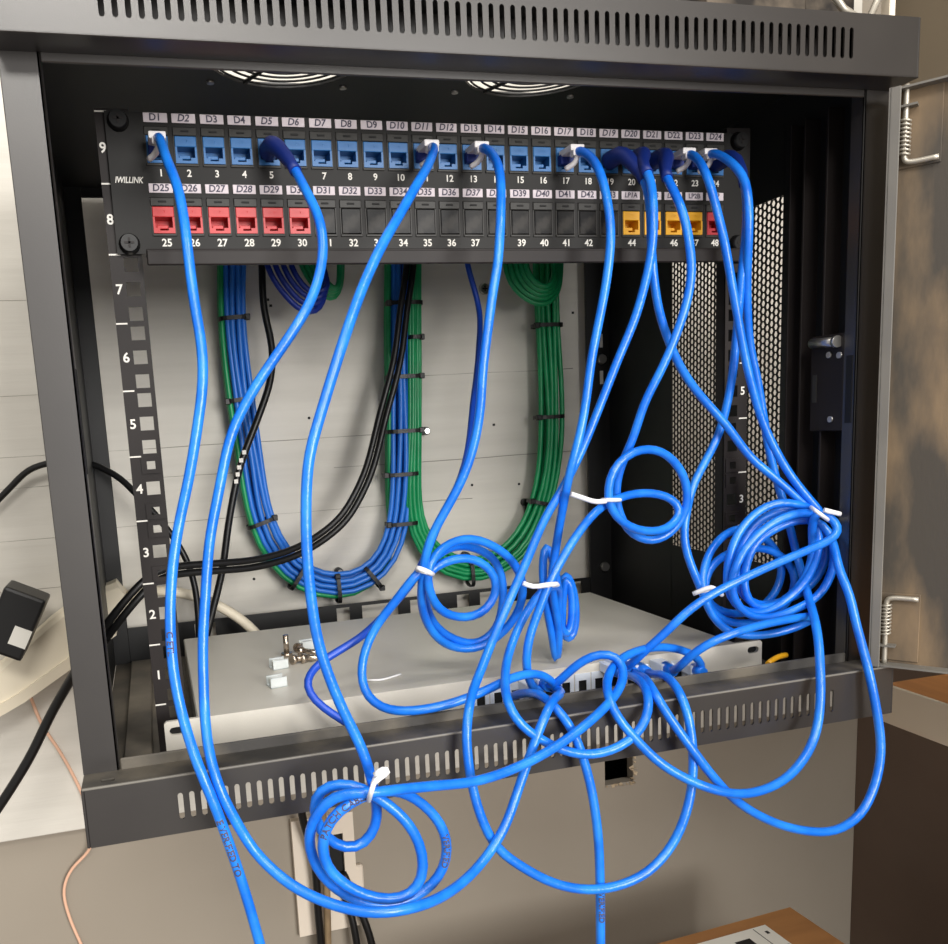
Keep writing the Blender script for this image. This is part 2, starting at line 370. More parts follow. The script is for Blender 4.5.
# mounting rails with real square holes
def rail(sx):
    xa, xb, hx = sx*246.5, sx*225.3, sx*232.8
    holes = [(hx-4.5, hx+4.5, (u*44.45)+k-4.6, (u*44.45)+k+4.6) for u in range(-1, 9) for k in (6.35, 22.225, 38.1) if u*44.45+k > -30]
    mb = MB().rectplate((min(xa, xb), max(xa, xb)), (-38, 402), holes, 0, 2)
    mb.box(min(xa, xa-sx*2), max(xa, xa-sx*2), 1, 22, -38, 402)
    mb.box(min(xb, xb+sx*1.6), max(xb, xb+sx*1.6), 1, 12, -38, 402)
    r = obj('mounting_rail', mb, 'rail', cab)
    for n in range(0, 10):
        z = n*44.45; x0_, x1_ = (xa, xa+sx*-7.5)
        if n == 9 and sx > 0: continue
        obj('unit_mark', MB().box(min(x0_, x1_), max(x0_, x1_), -.25, .2, z-.5, z+.5), 'print', r)
    for n in range(1, 10):
        if sx > 0 and n > 5: continue
        text(str(n), 9, 'print', 'unit_number', r, (xa-sx*(4.4 if n < 8 else 3.2), -.3, (n-.5)*44.45-.3))
    for u, k in ((4, 2), (4, 0), (3, 2), (3, 0)):
        z = (u-1)*44.45+(6.35, 22.225, 38.1)[k]
        nut = obj('cage_nut', MB().rectplate((hx-6.5, hx+6.5), (z-5.6, z+5.6), [(hx-2.8, hx+2.8, z-2.8, z+2.8)], -1, 3), 'rail', r)
    return r
rail(-1); rail(1)
# door, swung open on the right
DH = Vector((283, -98, 0)); dd = Vector((.6, -.8, 0)); dn = Vector((-.8, -.6, 0))
def dmat(): return Matrix(((dd.x, dn.x, 0, DH.x), (dd.y, dn.y, 0, DH.y), (0, 0, 1, 0), (0, 0, 0, 1)))
DM = dmat(); ZT, ZB = 393, -9.5
door = obj('cabinet_door', MB().box(0, 500, 0, 1.6, ZB, ZT, mtx=DM), 'door', cab, label='dusty dark cabinet door hanging open at the right')
obj('door_flange', MB().box(0, 1.4, 0, 15, ZB, ZT, mtx=DM).box(0, 7, 13.6, 15, ZB, ZT, .4, mtx=DM), 'dooredge', door)
obj('door_flange', MB().box(0, 500, 0, 12, ZT-1.4, ZT, mtx=DM), 'dooredge', door)
obj('door_flange', MB().box(0, 500, 0, 12, ZB, ZB+1.4, mtx=DM), 'dooredge', door)
def dpt(s_, n_, z): return DM @ Vector((s_, n_, z))
for zc, sg in ((345, 1), (42, -1)):
    obj('hinge_plate', MB().box(4, 30, 1.6, 3, min(zc-3*sg, zc+sg*48), max(zc-3*sg, zc+sg*48), .4, mtx=DM), 'door', door)
    pin = obj('hinge_pin', MB().tube(spline([dpt(9, 6, zc+sg*50), dpt(9, 6, zc+sg*30), dpt(9, 6, zc+4*sg), dpt(10, 6, zc+1*sg), dpt(13, 6, zc), dpt(29, 6, zc)], 3, 1), 1.8, 10), 'pinmetal', door)
    obj('hinge_spring', MB().tube([dpt(9+3.1*math.cos(t*.7), 6+3.1*math.sin(t*.7), zc+sg*(5+t*.3)) for t in range(80)], .8, 6), 'pinmetal', pin)
    obj('hinge_tab', MB().box(4, 16, 3, 10, zc+sg*36-.7, zc+sg*36+.7, mtx=DM), 'dooredge', door)

# ================================================================== patch panel
pp = thing('patch_bay', (0, -2, 311), 'black 48-port keystone patch panel with handwritten paper port labels', 'patch panel')
CXS = [-209.2+18.31*i for i in range(24)]
RC = (376.8, 332.6)                         # centre heights of the two jack rows
holes = [(x-7.9, x+7.9, zc-8.9, zc+14.6) for x in CXS for zc in RC]
obj('faceplate', MB().rectplate((-240.9, 241), (311.3, 399.9), holes, -3, -1), 'panel', pp)
obj('lower_lip', MB().box(-222.6, 222.6, -22, -1, 308.5, 310.8, .6).box(-222.6, 222.6, -22.4, -19.6, 300.6, 310, .8), 'rail', pp)
hold = MB().box(-7.8, 7.8, -4, -1, 9, 14.3, .4).box(-7.8, -7.1, -3.6, 4, -8.8, 9).box(7.1, 7.8, -3.6, 4, -8.8, 9).box(-7.8, 7.8, -4, 2, -10, -8.4, .3)
hold = shared(hold, 'holder')
nub = shared(MB().box(-2.6, 2.6, -4.4, -3.6, 11.2, 12.4, .2), 'cavity')
jk = MB().box(-7, 7, -4.4, 8, 2, 8.6, .4).box(-7, -5.7, -4.4, 8, -8.3, 2).box(5.7, 7, -4.4, 8, -8.3, 2).box(-5.7, -2.8, -4.4, 8, -8.3, -4.8).box(2.8, 5.7, -4.4, 8, -8.3, -4.8).box(-2.8, 2.8, -4.4, 8, -8.3, -6.6).box(-5.7, 5.7, 7, 8, -7, 2)
JM = {}
for c in ('jack_blue', 'jack_red', 'jack_yellow', 'jack_dkred'):
    q = MB(); q.bm.from_mesh(mesh_of(MB())) if False else None
jk_me = mesh_of(jk)
for c in ('jack_blue', 'jack_red', 'jack_yellow', 'jack_dkred'):
    JM[c] = jk_me.copy(); JM[c].materials.append(MATS[c])
latch = {c: shared(MB().box(-4.6, 2.6, -1.5, 6, -4.9, -2.6, .3), c) for c in JM}
blank = shared(MB().box(-7, 7, -4.2, -1, -8.3, 8.7, .6), 'blank')
strip = shared(MB().box(-7.7, 7.7, -3.7, -3, -2.9, 2.9, .2), 'paper')
for row in (0, 1):
    zc = RC[row]
    for i, x in enumerate(CXS):
        n = i+1+24*row
        h = obj('keystone_holder', hold, None, pp, (x, 0, zc)); obj('release_slot', nub, None, h, (x, 0, zc))
        c = 'jack_blue' if row == 0 else 'jack_red' if n <= 30 else 'jack_dkred' if n == 48 else 'jack_yellow' if n >= 44 else None
        if c:
            j = obj('keystone_jack', JM[c], None, pp, (x, 0, zc)); obj('jack_latch', latch[c], None, j, (x, 0, zc))
            text('CAT 6', 2.6, c, 'embossed_mark', j, (x, -4.6, zc+5.4))
        else: obj('blank_cover', blank, None, pp, (x, 0, zc))
        lz = (396.6, 352.9)[row]
        ls = obj('paper_label', strip, None, pp, (x+random.uniform(-.2, .2), 0, lz))
        t = (ROW1+ROW2)[n-1]
        text(t, 6.2 if len(t) < 4 else 5, 'ink', 'handwriting', ls, (x, -3.85, lz), random.uniform(-.1, .25), 1.0)
        text(str(n), 6.3 if row == 0 else 6.8, 'print', 'port_number', pp, (x+1, -3.15, (362.4, 318.3)[row]))
TILT, DROP = .0055, -1.7
pp.rotation_euler.y = TILT; pp.location.z += DROP*S
text('IWILLINK', 5.4, 'print', 'maker_mark', pp, (-229, -3.15, 357.6), .25, .78)
for x, z in ((-232.6, 394), (-232.6, 317.6), (232.6, 394), (232.6, 317.6)):
    s_ = obj('mounting_screw', MB().cyl((x, -8.5, z), (x, -3, z), 5.4, 18, 7), 'blackrub', pp)
    obj('drive_slot', MB().box(x-3.2, x+3.2, -8.9, -8.4, z-.7, z+.7).box(x-.7, x+.7, -8.9, -8.4, z-3.2, z+3.2), 'rail', s_)

# ================================================================== network switch lying on the cabinet floor
YS, ZS = -27, -4.5
sw = thing('network_switch', (0, 90, -40), 'grey metal rack-mount switch lying loose on the cabinet floor', 'network switch')
obj('case', MB().box(-219, 219, YS+1, 216, -40, ZS, 1), 'switch', sw)
for sx in (-1, 1):
    q = MB(); cxh, czh = sx*233, ZS-7; xo, xi_ = sx*241.5, sx*218; inn, out = [], []
    for k in range(16):
        a_ = k*math.pi/8; ca, sa = math.cos(a_), math.sin(a_)
        inn.append(q.bm.verts.new((cxh+2.4*(1 if ca > .01 else -1 if ca < -.01 else 0)+2.9*ca, YS-1.5, czh+2.9*sa)))
        ex = min(xo, xi_) if ca < -.3 else max(xo, xi_) if ca > .3 else cxh+8*ca; ez = ZS+.3 if sa > .3 else -40 if sa < -.3 else czh
        if abs(ca) > .3 and sa > .3 and (ex == xo): ex -= sx*1.6 if sa > .6 else 0; ez -= 0 if sa > .6 else 1.6
        out.append(q.bm.verts.new((ex, YS-1.5, ez)))
    fs = [q.bm.faces.new((inn[k], out[k], out[(k+1) % 16], inn[(k+1) % 16])) for k in range(16)]
    q.thick(fs, (0, 3, 0)); obj('rack_ear', q, 'switch', sw)
    obj('ear_hole', MB().box(sx*233-6, sx*233+6, YS+2, YS+2.6, ZS-11, ZS-3, .1), 'blackrub', sw)
obj('front_face', MB().rectplate((-218, 218), (-40, ZS+.3), [(-8+i*14.2-5.6, -8+i*14.2+5.6, -29, ZS-8.5) for i in range(14)], YS-1.5, YS+1.5), 'switch', sw)
prt = shared(MB().box(-5.6, 5.6, YS+.2, YS+.9, -29, ZS-8.5), 'cavity')
prb = shared(MB().rectplate((-6.6, 6.6), (-30, ZS-6.5), [(-3.4, 3.4, -27, ZS-12)], YS-2.2, YS-1.4), 'clear_plug')
for i in range(14):
    q = obj('port', prt, None, sw, (-8+i*14.2, 0, 0)); obj('port_shield', prb, None, q, (-8+i*14.2, 0, 0))

# ================================================================== cables
RP = 3.15
def port(n, z=0):
    x = CXS[n-1]; z += DROP-TILT*x; return [Vector((x, -3, RC[0]+z)), Vector((x, -14, RC[0]+z)), Vector((x+.3, -23, RC[0]+.5+z))]
def print_on(path, i0, s, size, parent, r, toward=None):
    # lettering wrapped onto the jacket, read along the run
    me = TXT[s].copy(); me.materials.clear(); me.materials.append(MATS['ink'])
    cum = [0]
    for a, b in zip(path, path[1:]): cum.append(cum[-1]+(b-a).length)
    base = cum[i0]
    for v in me.vertices:
        L = base+v.co.x*size*1.1; k = 0
        while k < len(cum)-2 and cum[k+1] < L: k += 1
        f_ = (L-cum[k])/max(cum[k+1]-cum[k], 1e-6); p_ = path[k].lerp(path[k+1], f_)
        t = (path[k+1]-path[k]).normalized(); o = Vector((-.25, -1, .2)); o = (o-t*o.dot(t)).normalized(); sd = o.cross(t)
        a = v.co.y*size/r
        v.co = (p_+(o*math.cos(a)+sd*math.sin(a))*(r+.4))*S
    return obj('jacket_print', me, 'ink', parent)
def nearest(path, px, py):
    best = None
    for i, p_ in enumerate(path):
        d = p_-CAM; z = d.dot(_f); x = PX+F*d.dot(_r)/z; y = PY-F*d.dot(_u)/z; e = (x-px)**2+(y-py)**2
        if best is None or e < best[0]: best = (e, i)
    return best[1]
def patch(label, pn, boot, spec, plug=None, prints=(), mt='patch_blue', name='patch_cable', end_plug=True, r=RP):
    pts = (port(pn) if pn else [])+parse(spec)
    if end_plug:
        e = pts[-1]; pts.append(Vector((e.x, min(YS-16, e.y+12), max(e.z, -16))))
    path = spline(pts, 5.5, 3)
    t = thing(name, pts[0], label, 'network cable', 'blue patch cables')
    n0 = 0
    while pn and n0 < len(path)-1 and path[n0].y > -16: n0 += 1
    jk_ = obj('jacket', MB().tube(path[n0:] if pn else path, r, 12), mt, t)
    if boot == 'white':
        x = CXS[pn-1]; z = RC[0]+DROP-TILT*x
        b = obj('plug_boot', MB().box(x-5.4, x+5.6, -24.5, -6, z+.6, z+5, 1.0, 2).box(x-3.6, x+5.0, -25, -19, z-3, z+2, 1.2, 2), 'white_plastic', t)
        hk = [Vector((x+.4, -23, z+.5)), Vector((x+.2, -23.5, z-3.5)), Vector((x-1.6, -22, z-7.5)), Vector((x-6, -17, z-10))]
        obj('latch_guard', MB().tube(spline(hk, 1.5, 1), 2.0, 8), 'white_plastic', b)
        obj('plug_body', MB().box(x-5.6, x+5.6, -10, -3.5, z-4.6, z+2.6, .5), 'boot_navy', t)
    elif boot == 'navy':
        k = 0; L = 0; bp = [path[0]]; rad = [6.2]
        while L < 46 and k < len(path)-2:
            L += (path[k+1]-path[k]).length; k += 1; bp.append(path[k]); rad.append(6.5-2.7*min(1, L/44)**1.4+(.25 if k % 2 else 0))
        obj('plug_boot', MB().tube(bp, rad, 14), 'boot_navy', t)
    if end_plug:
        e = path[-1]
        pl = obj('plug', MB().box(e.x-5.6, e.x+5.6, YS-18, YS+.2, e.z-4, e.z+4, .6), 'clear_plug', t)
        obj('plug_sleeve', MB().tube([Vector((e.x, YS-26, e.z)), Vector((e.x, YS-14, e.z))], [4.0, 5.4], 12), 'patch_blue', pl)
    for (px, py, s, size) in prints: print_on(path, nearest(path, px, py), s, size, jk_, r)
    return path
A = patch('blue patch cable with white boot in port 1, dropping out at bottom left', 1, 'white',
 "158.5,136,-25 166,158,-42 177.4,186,-62 183.7,217 188,252,-85 194.5,304 202,347 203,382,-96 198,423 189,478 179,524,-100 172.6,567 170,613,-110 171,643 174,676 183,718,-122 198,765,-138 213,801,-142 227,838 244,888.5 260,944 268,975,-146",
 prints=((231, 850, 'E VERIFIED TO', 5.2), (172, 640, 'C ETL', 5)), end_plug=False)
B = patch('blue patch cable with navy boot in port 5, looping lowest under the cabinet', 5, 'navy',
 "283,153,-30 293,166,-40 305,189,-54 316.6,211.5 322,232,-75 323,257 316,288 304,314,-92 281,349 255,387.5 232.4,431,-90 219,491 209.5,541.7 205.7,592.5,-100 202.8,643 203.5,680 205,718,-118 210,757,-132 222,795,-140 237,823 254,851,-143 291,885 335,905.5,-172 375.5,913,-184 416,907,-182 450,892 480,865,-146 504,829 519,787,-128 530.5,754 539,730,-122 550,705,-116 560.5,691,-64")
C = patch('blue patch cable with white boot in port 11, feeding the lowest coil', 11, 'white',
 "434,147,-28 429,163.4,-48 416,186,-72 398.5,216.6 381,247,-110 364,284 346.6,331.6,-138 331,380 319,420 309,456,-150 306,503 307,554 311,597.6 317.5,640,-152 328,674 347,719 363,750,-156 372,781,-158 376,801,-150 377,824,-146 366,845 345,850 325,838,-146 315,820 313,797 328,784,-152 352,784 372,793,-160 390,806 404,818,-166 419,841 425,866 419,888 402,900,-168 375,899 345,885 326,866,-166 322,838 337,811 362,796,-166 400,791,-150 423,804,-148 441,824 448,848 444,868 433,885,-150 405,902 375,906,-152 345,895 321,875 309,848,-154 312,821 334,795 369,793,-172 402.6,789 436,785.6,-156 473,782 506,772,-142 538.7,757,-136 563,742 588,723,-124 610,702,-114 623,681,-100 622,662,-88 610,652.5 591,656,-78 571.7,669 551,688,-56",
 prints=((339, 812, 'PATCH CABLE', 5), (446, 846, 'VERIFIED', 5)))
D = patch('blue patch cable with white boot in port 13, tied into the round coil at centre', 13, 'white',
 "485,147,-28 494.7,156,-38 500.3,173.5,-50 501,199 500,232,-70 497.5,267 494,284 488,328.6 482.5,373,-78 480.5,408 476,437 464.7,474,-74 447,508 432,534.5 425,558,-66 422,582,-58 422,608,-46 432,632,-34 450,646.5,-26 473.6,649.5 497,638,-26 516,617 524,590.6,-36 515,564 494,546,-46 470.6,538 450,543,-54 433,557,-62 427,572,-64 428,588,-62 435,605 450,616,-52 473.6,617 491,605,-46 499,585 491,570,-46 473.6,558.5 452,559,-50 434,567 427,575,-54 424,595,-44 436,627,-26 455,640 480,643,-20 497,628 503,600 502,575,-26 491,555 467.7,546,-32 444,550 429,563,-60 414.5,576,-62 397,599.5 376,626,-50 365,650 361,674,-54 367,697,-64 382,708 405,711.5,-86 442.7,706,-90 480,693,-88 517,676,-78 536,673.5 549.7,679,-62 556,688,-50")
D2 = patch('darker blue cable from behind the panel running down alongside the port 13 cable', None, None,
 "466,255,240 468,267,238 479,308,230 478.5,352,190 473,405,110 467.5,453,50 456,490,0 437,527,-40 424,560,-56 416,578,-52 404,592,-48 387,612,-40 364,635,-30 337.7,651.5 318,664,-32 309,675 306,686,-45 314,701 332.6,714,-58 348,723.5,-62 357,730,-60",
 mt='mid_blue', end_plug=False, r=2.9)
E_ = patch('blue patch cable with white boot in port 17, tied into the narrow upright coil', 17, 'white',
 "582,151,-28 590.6,156,-34 600.8,173.5,-45 607,199 611,232,-58 607,278 599,321 591.5,359,-56 586.5,398 581,430 574,457,-60 568,480 565,496,-54 559,528,-42 554,560,-34 551,580,-32 554.5,604,-28 559,630,-22 558,652 556.5,663,-16 553,640 547,609 543.5,585,-24 542.5,560 546,541,-20 552,556 557,580,-18 560,610 559,635 556,650,-8 560,620 562,590,-8 563,575 568,574,-6 574,592 576,613 574,634,-4 568,641 563,634 562.6,604,-8 566,577,-12 571,586 572.5,610 570,632,-12 564,637 559,620,-14 558,598,-18 560,588,-24 551,586,-38 541,591,-44 526,613,-48 513,640 507,659,-68 505,684,-92 508,703,-113 515,718.6,-119 528.6,732 545,742,-123 562.7,750.5 577.5,754 592,754.6,-126 610,751.6 628,742,-126 642.7,728 649,710,-120 648.6,695,-113 643,683,-98 632,676,-74 624,674.5,-55")
F1 = patch('blue patch cable with navy boot in port 20, sweeping under mid cabinet', 20, 'navy',
 "640,162,-36 649,173.5,-46 652.8,196,-56 653.5,232,-62 651,257 636,316,-54 618,359.5 603,398,-48 585,443,-47 575,465 565,484.5,-46 544,520,-52 528,558 516,585,-68 504,613 495,634,-78 481,670,-92 473,690,-103 469,708,-117 466,729,-123 467,751 470,775,-128 480,815,-133 497,848 524,868,-137 554,883.5 588,890,-138 622,885 649,871.7,-138 672.5,844.7 686,814,-135 692.7,780.5 693,750,-127 689,719,-122 681,695,-115 672,681,-98 662,674.5,-80 652,674.5,-58")
F2 = patch('blue patch cable with navy boot in port 19, hanging lowest at right below the cabinet', 19, 'navy',
 "632,163,-30 645,180,-40 650,205,-47 651.5,250,-52 654,280,-52 659,311 669,342,-47 682,370 702,398,-42 725,423 751,458,-48 774,477 793,494,-60 807,506,-66 811,509,-68 788,501.5,-66 766,506,-62 747,521 734,541,-60 728,565 727,588 734,604 748,614,-62 766,612 788,599,-64 806,581 817,559,-70 819,537,-70 815,519,-66 798,508,-58 780,510 759,521,-54 743,540 736,562,-52 738,588 749,603 766,606,-54 786,600 806,590,-58 822,571 828,548,-66 825,530,-66 829,532,-70 834,545,-78 838,566,-90 843,579,-95 850,595,-99 855,620,-104 862,645,-110 868,668,-118 877,712,-124 881,752 875,785,-132 860.6,814.6 835,831,-138 805.6,831 772.5,822,-138 739.5,803.5 714,778,-136 688.5,744,-130 671,720,-123 657.5,698,-116 648.6,683,-100 641,676,-62")
G = patch('blue patch cable with navy boot in port 21, coiled before the side panel', 21, 'navy',
 "664,173,-36 670,184,-44 676.7,196,-50 685.6,221.7,-58 690.5,252,-64 692,270.5 688,298.5,-64 676.6,334 664,364.5,-60 643.5,405 632.7,440,-50 624.4,457 618,475,-44 616,497,-42 619,513.6 627,530 640,539,-40 652,541 664,538 676.7,527.4,-44 685,513.6 688,500,-48 686.4,482 679.5,467 667,454,-54 649,448.5 632.7,451,-60 617.5,463 609,479,-60 608,497 611,509.5 621.7,523,-58 637,530 652,532 667,529.5,-50 678,519 680.5,509,-46 672.6,498.5 659,494,-44 643.7,492.3 627,495,-46 617,499,-50 601,506,-52 580,530.5,-58 568,549 556,570,-64 547,588,-66 538,613 529,637,-66 526,658,-68 527,674 531,685,-58 536,691,-48")
I_ = patch('blue patch cable with white boot in port 22, part of the big coil', 22, 'white',
 "692.6,154,-27 700,161.5,-36 706,173,-43 712,191 718,215 724,239,-57 730,273 737.6,316 744,352,-54 753,390 763,423,-54 776,451 790,475,-60 803,492 816,507,-70 822,514,-72 800,512,-74 775,521,-72 756,536 741,554,-68 732.5,574 731,592 738,608,-68 754,618 776,617,-70 798,608 818,597,-72 831,576 835,552,-76 829,531 817,519,-70 796,520,-60 775,529,-57 757,541 747,561,-56 743.5,584 747,600 758,609,-60 776,606 797,590,-64 811,566 813,542,-68 812,520,-76 818,510,-80 831,517,-84 839,527,-88 836.6,536,-90 824,543 797,554.5,-90 770,566 743,578.5,-88 716,592 691,608,-82 665,633,-76 647,649 635,660,-62 628,668,-52")
J = patch('blue patch cable with white boot in port 23, looping past the lower right vent slots', 23, 'white',
 "712.5,152.6,-27 722,155.6,-34 734,164.5,-44 743,175,-50 747.5,190,-56 749,209,-58 748.5,240,-56 747,278,-48 749.5,342,-38 757,378 763,413,-36 769,450 776,478,-38 786,511 797,556,-46 803,576 809,599,-70 815,620,-94 818.6,642,-108 820,664,-117 820.5,701,-125 815,737.5,-131 798,767 776,785,-143 747,794 717.5,791,-146 688,780 655,759.5,-135 635,738,-126 623,725 614,711,-119 608,697,-113 606,683,-99 610,670,-88 619,660,-80 635,651.5,-70 656,647 674,648,-56 688.6,652 699,659,-50 703,668,-48 698,675,-46")
K = patch('blue patch cable with navy boot in port 24, tied into the smaller coil behind', 24, 'navy',
 "739,166,-32 745,185,-42 747,212,-50 745,245,-50 742,272 739.5,298.5,-44 736,342 732,378,-36 726,409 718.6,435,-30 705,462 692,488,-34 686,516 683.7,530,-38 685,547 691,566,-44 698,581,-48 704,597,-48 718,618,-46 739,624 762,621,-46 781,609 795,590,-42 795,573 783,557,-38 766,548.5 746.6,548.5,-36 728.6,553 712,564.6,-42 705,578,-46 706,600,-46 722,612,-44 746,613 766,604,-36 779,586 782,565,-32 774,547 757,532,-30 741,528 725,534,-34 710.6,550 703.4,570,-46 702,588,-50 708,608 723,629,-54 747,636 777,633,-60 802,625,-64 815,617.5,-70 807,616.5,-78 788,619.5,-82 761,625 734,633,-86 707,644,-82 691.6,655 680.5,665,-66 675,672,-54")
L_ = patch('blue patch cable leaving the switch and falling straight down below the cabinet', None, None,
 "508,699,-46 513,696,-55 521,693,-66 533,693,-80 545,698,-102 556.8,708.5,-114 568.6,723,-119 577.5,741 586,767.5,-125 592,792 598,834.5,-132 600,882 600.5,944 600.5,985,-134",
 prints=((600, 905, 'VERIFIED', 5),), end_plug=False)

# white twist ties round the coils
def tie(label, c, Y, d, a, b, tail, mt='white_tie', r=1.5):
    d = Vector((d[0], d[1])).normalized()
    ring = [at(c[0]+d.x*a*math.cos(k*math.pi/10), c[1]+d.y*a*math.cos(k*math.pi/10), Y+b*math.sin(k*math.pi/10)) for k in range(20)]
    t = thing('twist_tie', ring[0], label, 'cable tie', 'white twist ties')
    obj('loop', MB().tube(ring, r, 8, True), mt, t)
    tp = spline([at(*q) for q in tail], 3, 1)
    obj('tail', MB().tube(tp, [r*1.2]*len(tp), 8), mt, t)
tie('white twist tie on the low coil in front of the wall plate', (372, 789), -158, (-.3, 1), 12, 24, [(375, 775, -172), (383, 769, -174), (389, 771, -174), (379, 778, -175), (373, 784, -174)])
tie('white twist tie on the round coil at centre', (425, 572), -60, (1, .25), 8, 14, [(417, 568, -72), (424, 570, -75), (432, 574, -72)])
tie('white twist tie with a long tail on the coil before the dark side panel', (611, 500), -52, (1, 0), 9, 14, [(571, 494, -64), (583, 498, -66), (596, 502, -68), (606, 501, -68)])
tie('white twist tie on the narrow upright coil', (548, 586), -42, (1, -.1), 10, 26, [(523, 583, -70), (533, 587, -72), (545, 585, -74), (557, 584, -70)])
tie('white twist tie at the upper right of the big coil', (820, 514), -74, (.8, .6), 11, 21, [(824, 510, -88), (832, 512, -90), (840, 514, -90)])
tie('white twist tie on the smaller coil at lower right', (703, 591), -48, (1, -.2), 8, 14, [(693, 594, -62), (703, 590, -66), (711, 587, -66), (722, 595, -62)])

# ------------------------------------------------------------------ installed cable bundles on the backboard
def offset_path(center, u, v, sc=None):
    n = len(center); out = []
    for i, p_ in enumerate(center):
        t = center[min(i+1, n-1)]-center[max(i-1, 0)]; t.y = 0; t.normalize(); nn = Vector((t.z, 0, -t.x))
        e = i/(n-1); uu = u(e) if callable(u) else u; vv = v(e) if callable(v) else v
        k = sc(e) if sc else 1
        out.append(p_+nn*uu*k+Vector((0, vv, 0)))
    return out
YC = 284
c1 = spline([at(x, y, YC) for x, y in ((235, 235), (235, 265), (234.5, 320), (243, 400), (254, 469), (262, 521), (278, 556), (303, 579), (336, 588), (368, 579), (388, 556), (397, 524), (400, 474), (400, 400), (399, 330), (400, 265), (400, 235))], 14, 4)
c2 = spline([at(x, y, YC) for x, y in ((413, 235), (413, 265), (413, 350), (413, 440), (412, 515), (420, 546), (446, 569), (480, 573), (508, 559), (531, 528), (545, 487), (550, 440), (549, 380), (546, 320), (545, 265), (545, 235))], 14, 4)
def wob(a, ph): return lambda e: a+1.0*math.sin(e*9+ph)+.8*math.sin(e*23+ph*2.3)
def strand(path, mt, label, group, r=2.9):
    o = obj('bundled_cable', MB().tube(path, r, 8), mt); tag(o, label, 'network cable', group); return o
bl = 'blue installed cable strand in the U-shaped bundle below the port 5 to 11 area'
for k, (u, v) in enumerate(((-9, -5), (-3, -7), (3, -7), (9, -5), (-6, 2), (0, 3), (6, 2))):
    strand(offset_path(c1, wob(u, k), v), 'solid_blue', 'blue installed cable strand in the left U-shaped bundle on the backboard', 'blue strands of the left bundle')
sm = lambda e: 1/(1+math.exp(-(e-.6)*40))
for k, (u, v) in enumerate(((14, -4), (14.5, 3))):
    strand(offset_path(c1, (lambda e, u=u: u-(u+13.5)*sm(e)), (lambda e, v=v: v+10*math.exp(-((e-.6)/.08)**2))), 'green', 'green installed cable strand along the outside of the left blue bundle', 'green strands of the left bundle')
g2 = lambda e: .42+.58*max(0, min(1, (e-.25)/.3))
for k, (u, v) in enumerate(((-12, -3), (-6, -6), (0, -7), (6, -6), (12, -3), (-9, 3), (-3, 4), (3, 4), (9, 3))):
    strand(offset_path(c2, wob(u, k*1.7), (lambda e, v=v, u=u: v-(abs(u)*.5*(1-g2(e)))), g2), 'green', 'green installed cable strand in the right U-shaped bundle on the backboard', 'green strands of the right bundle')
# slack coils just under the panel
for k in range(5):
    d_ = k*5.2; Yk = 244-k*5
    o = obj('slack_coil', MB().tube(spline([at(506+d_, 238, Yk+8), at(505+d_, 264, Yk), at(511+d_*.9, 284-d_*.35, Yk-3), at(526+d_*.6, 299-d_*.7, Yk-5), at(544+d_*.15, 305-d_*.8, Yk-7), at(557-d_*.15, 294-d_*.7, Yk-5), at(561-d_*.35, 266, Yk), at(560-d_*.35, 238, Yk+8)], 6, 2), 2.9, 8), 'green')
    tag(o, 'green slack cable loop hanging above the right green bundle', 'network cable', 'green slack loops at right')
for k in range(4):
    o = obj('slack_coil', MB().tube(spline([at(262+k*8, 238, 240+k*3), at(268+k*8, 268, 236), at(281+k*7, 290-k*2, 230), at(302+k*3, 311-k*6, 224+k*4), at(316+k*2.5, 312-k*7, 226), at(325+k, 295-k*3, 232), at(322, 262, 240), at(318, 238, 246)], 6, 2), 2.9, 8), 'navy')
    tag(o, 'navy blue slack cable loop hanging below ports 29 and 30', 'network cable', 'navy slack loops')
for k in range(4):
    d_ = k*5.4; Yk = 262-k*4
    o = obj('slack_coil', MB().tube(spline([at(297+d_, 238, Yk), at(300+d_, 262, Yk), at(311+d_*.8, 282-d_*.2, Yk-2), at(325+d_*.5, 297-d_*.5, Yk-4), at(335+d_*.2, 299-d_*.7, Yk-4), at(341-d_*.1, 285-d_*.5, Yk-2), at(342-d_*.15, 262, Yk), at(342-d_*.15, 238, Yk)], 6, 2), 2.9, 8), 'green')
    tag(o, 'green slack cable loop beside the navy loops under the panel', 'network cable', 'green slack loops at left')
# black ties round the bundles
def bundle_tie(px, py, ang, a, b, which, head=1):
    c = at(px, py, YC); d = Vector((math.cos(ang), 0, math.sin(ang))); t = Vector((-d.z, 0, d.x))
    mb = MB(); N = 20; rings = []
    for k in range(N):
        q = k*2*math.pi/N; cx_, sx_ = math.cos(q), math.sin(q)
        sg = lambda v_: math.copysign(abs(v_)**.6, v_)
        base = c+d*(a*sg(cx_))+Vector((0, b*sg(sx_)-2, 0)); nrm = (d*cx_+Vector((0, sx_, 0))).normalized()
        rings.append([mb.bm.verts.new(base+t*w_+nrm*h_) for w_, h_ in ((-2.1, 0), (2.1, 0), (2.1, 1.3), (-2.1, 1.3))])
    for k in range(N):
        P_, Q_ = rings[k], rings[(k+1) % N]
        for j in range(4): mb.bm.faces.new((P_[j], P_[(j+1) % 4], Q_[(j+1) % 4], Q_[j]))
    r = thing('cable_tie', c, 'black cable tie strapped round '+which, 'cable tie', 'black ties on the bundles'); obj('strap', mb, 'black_tie', r)
    hc = c+d*(a*head*.95)+Vector((0, -b*.75, 0)); M_ = Matrix.Translation(hc)
    obj('tie_head', MB().box(-3, 3, -3.5, 2, -3, 3, .6, mtx=M_), 'black_tie', r)
names = {1: 'the blue left leg', 2: 'the middle twin-colour leg', 3: 'the green right leg'}
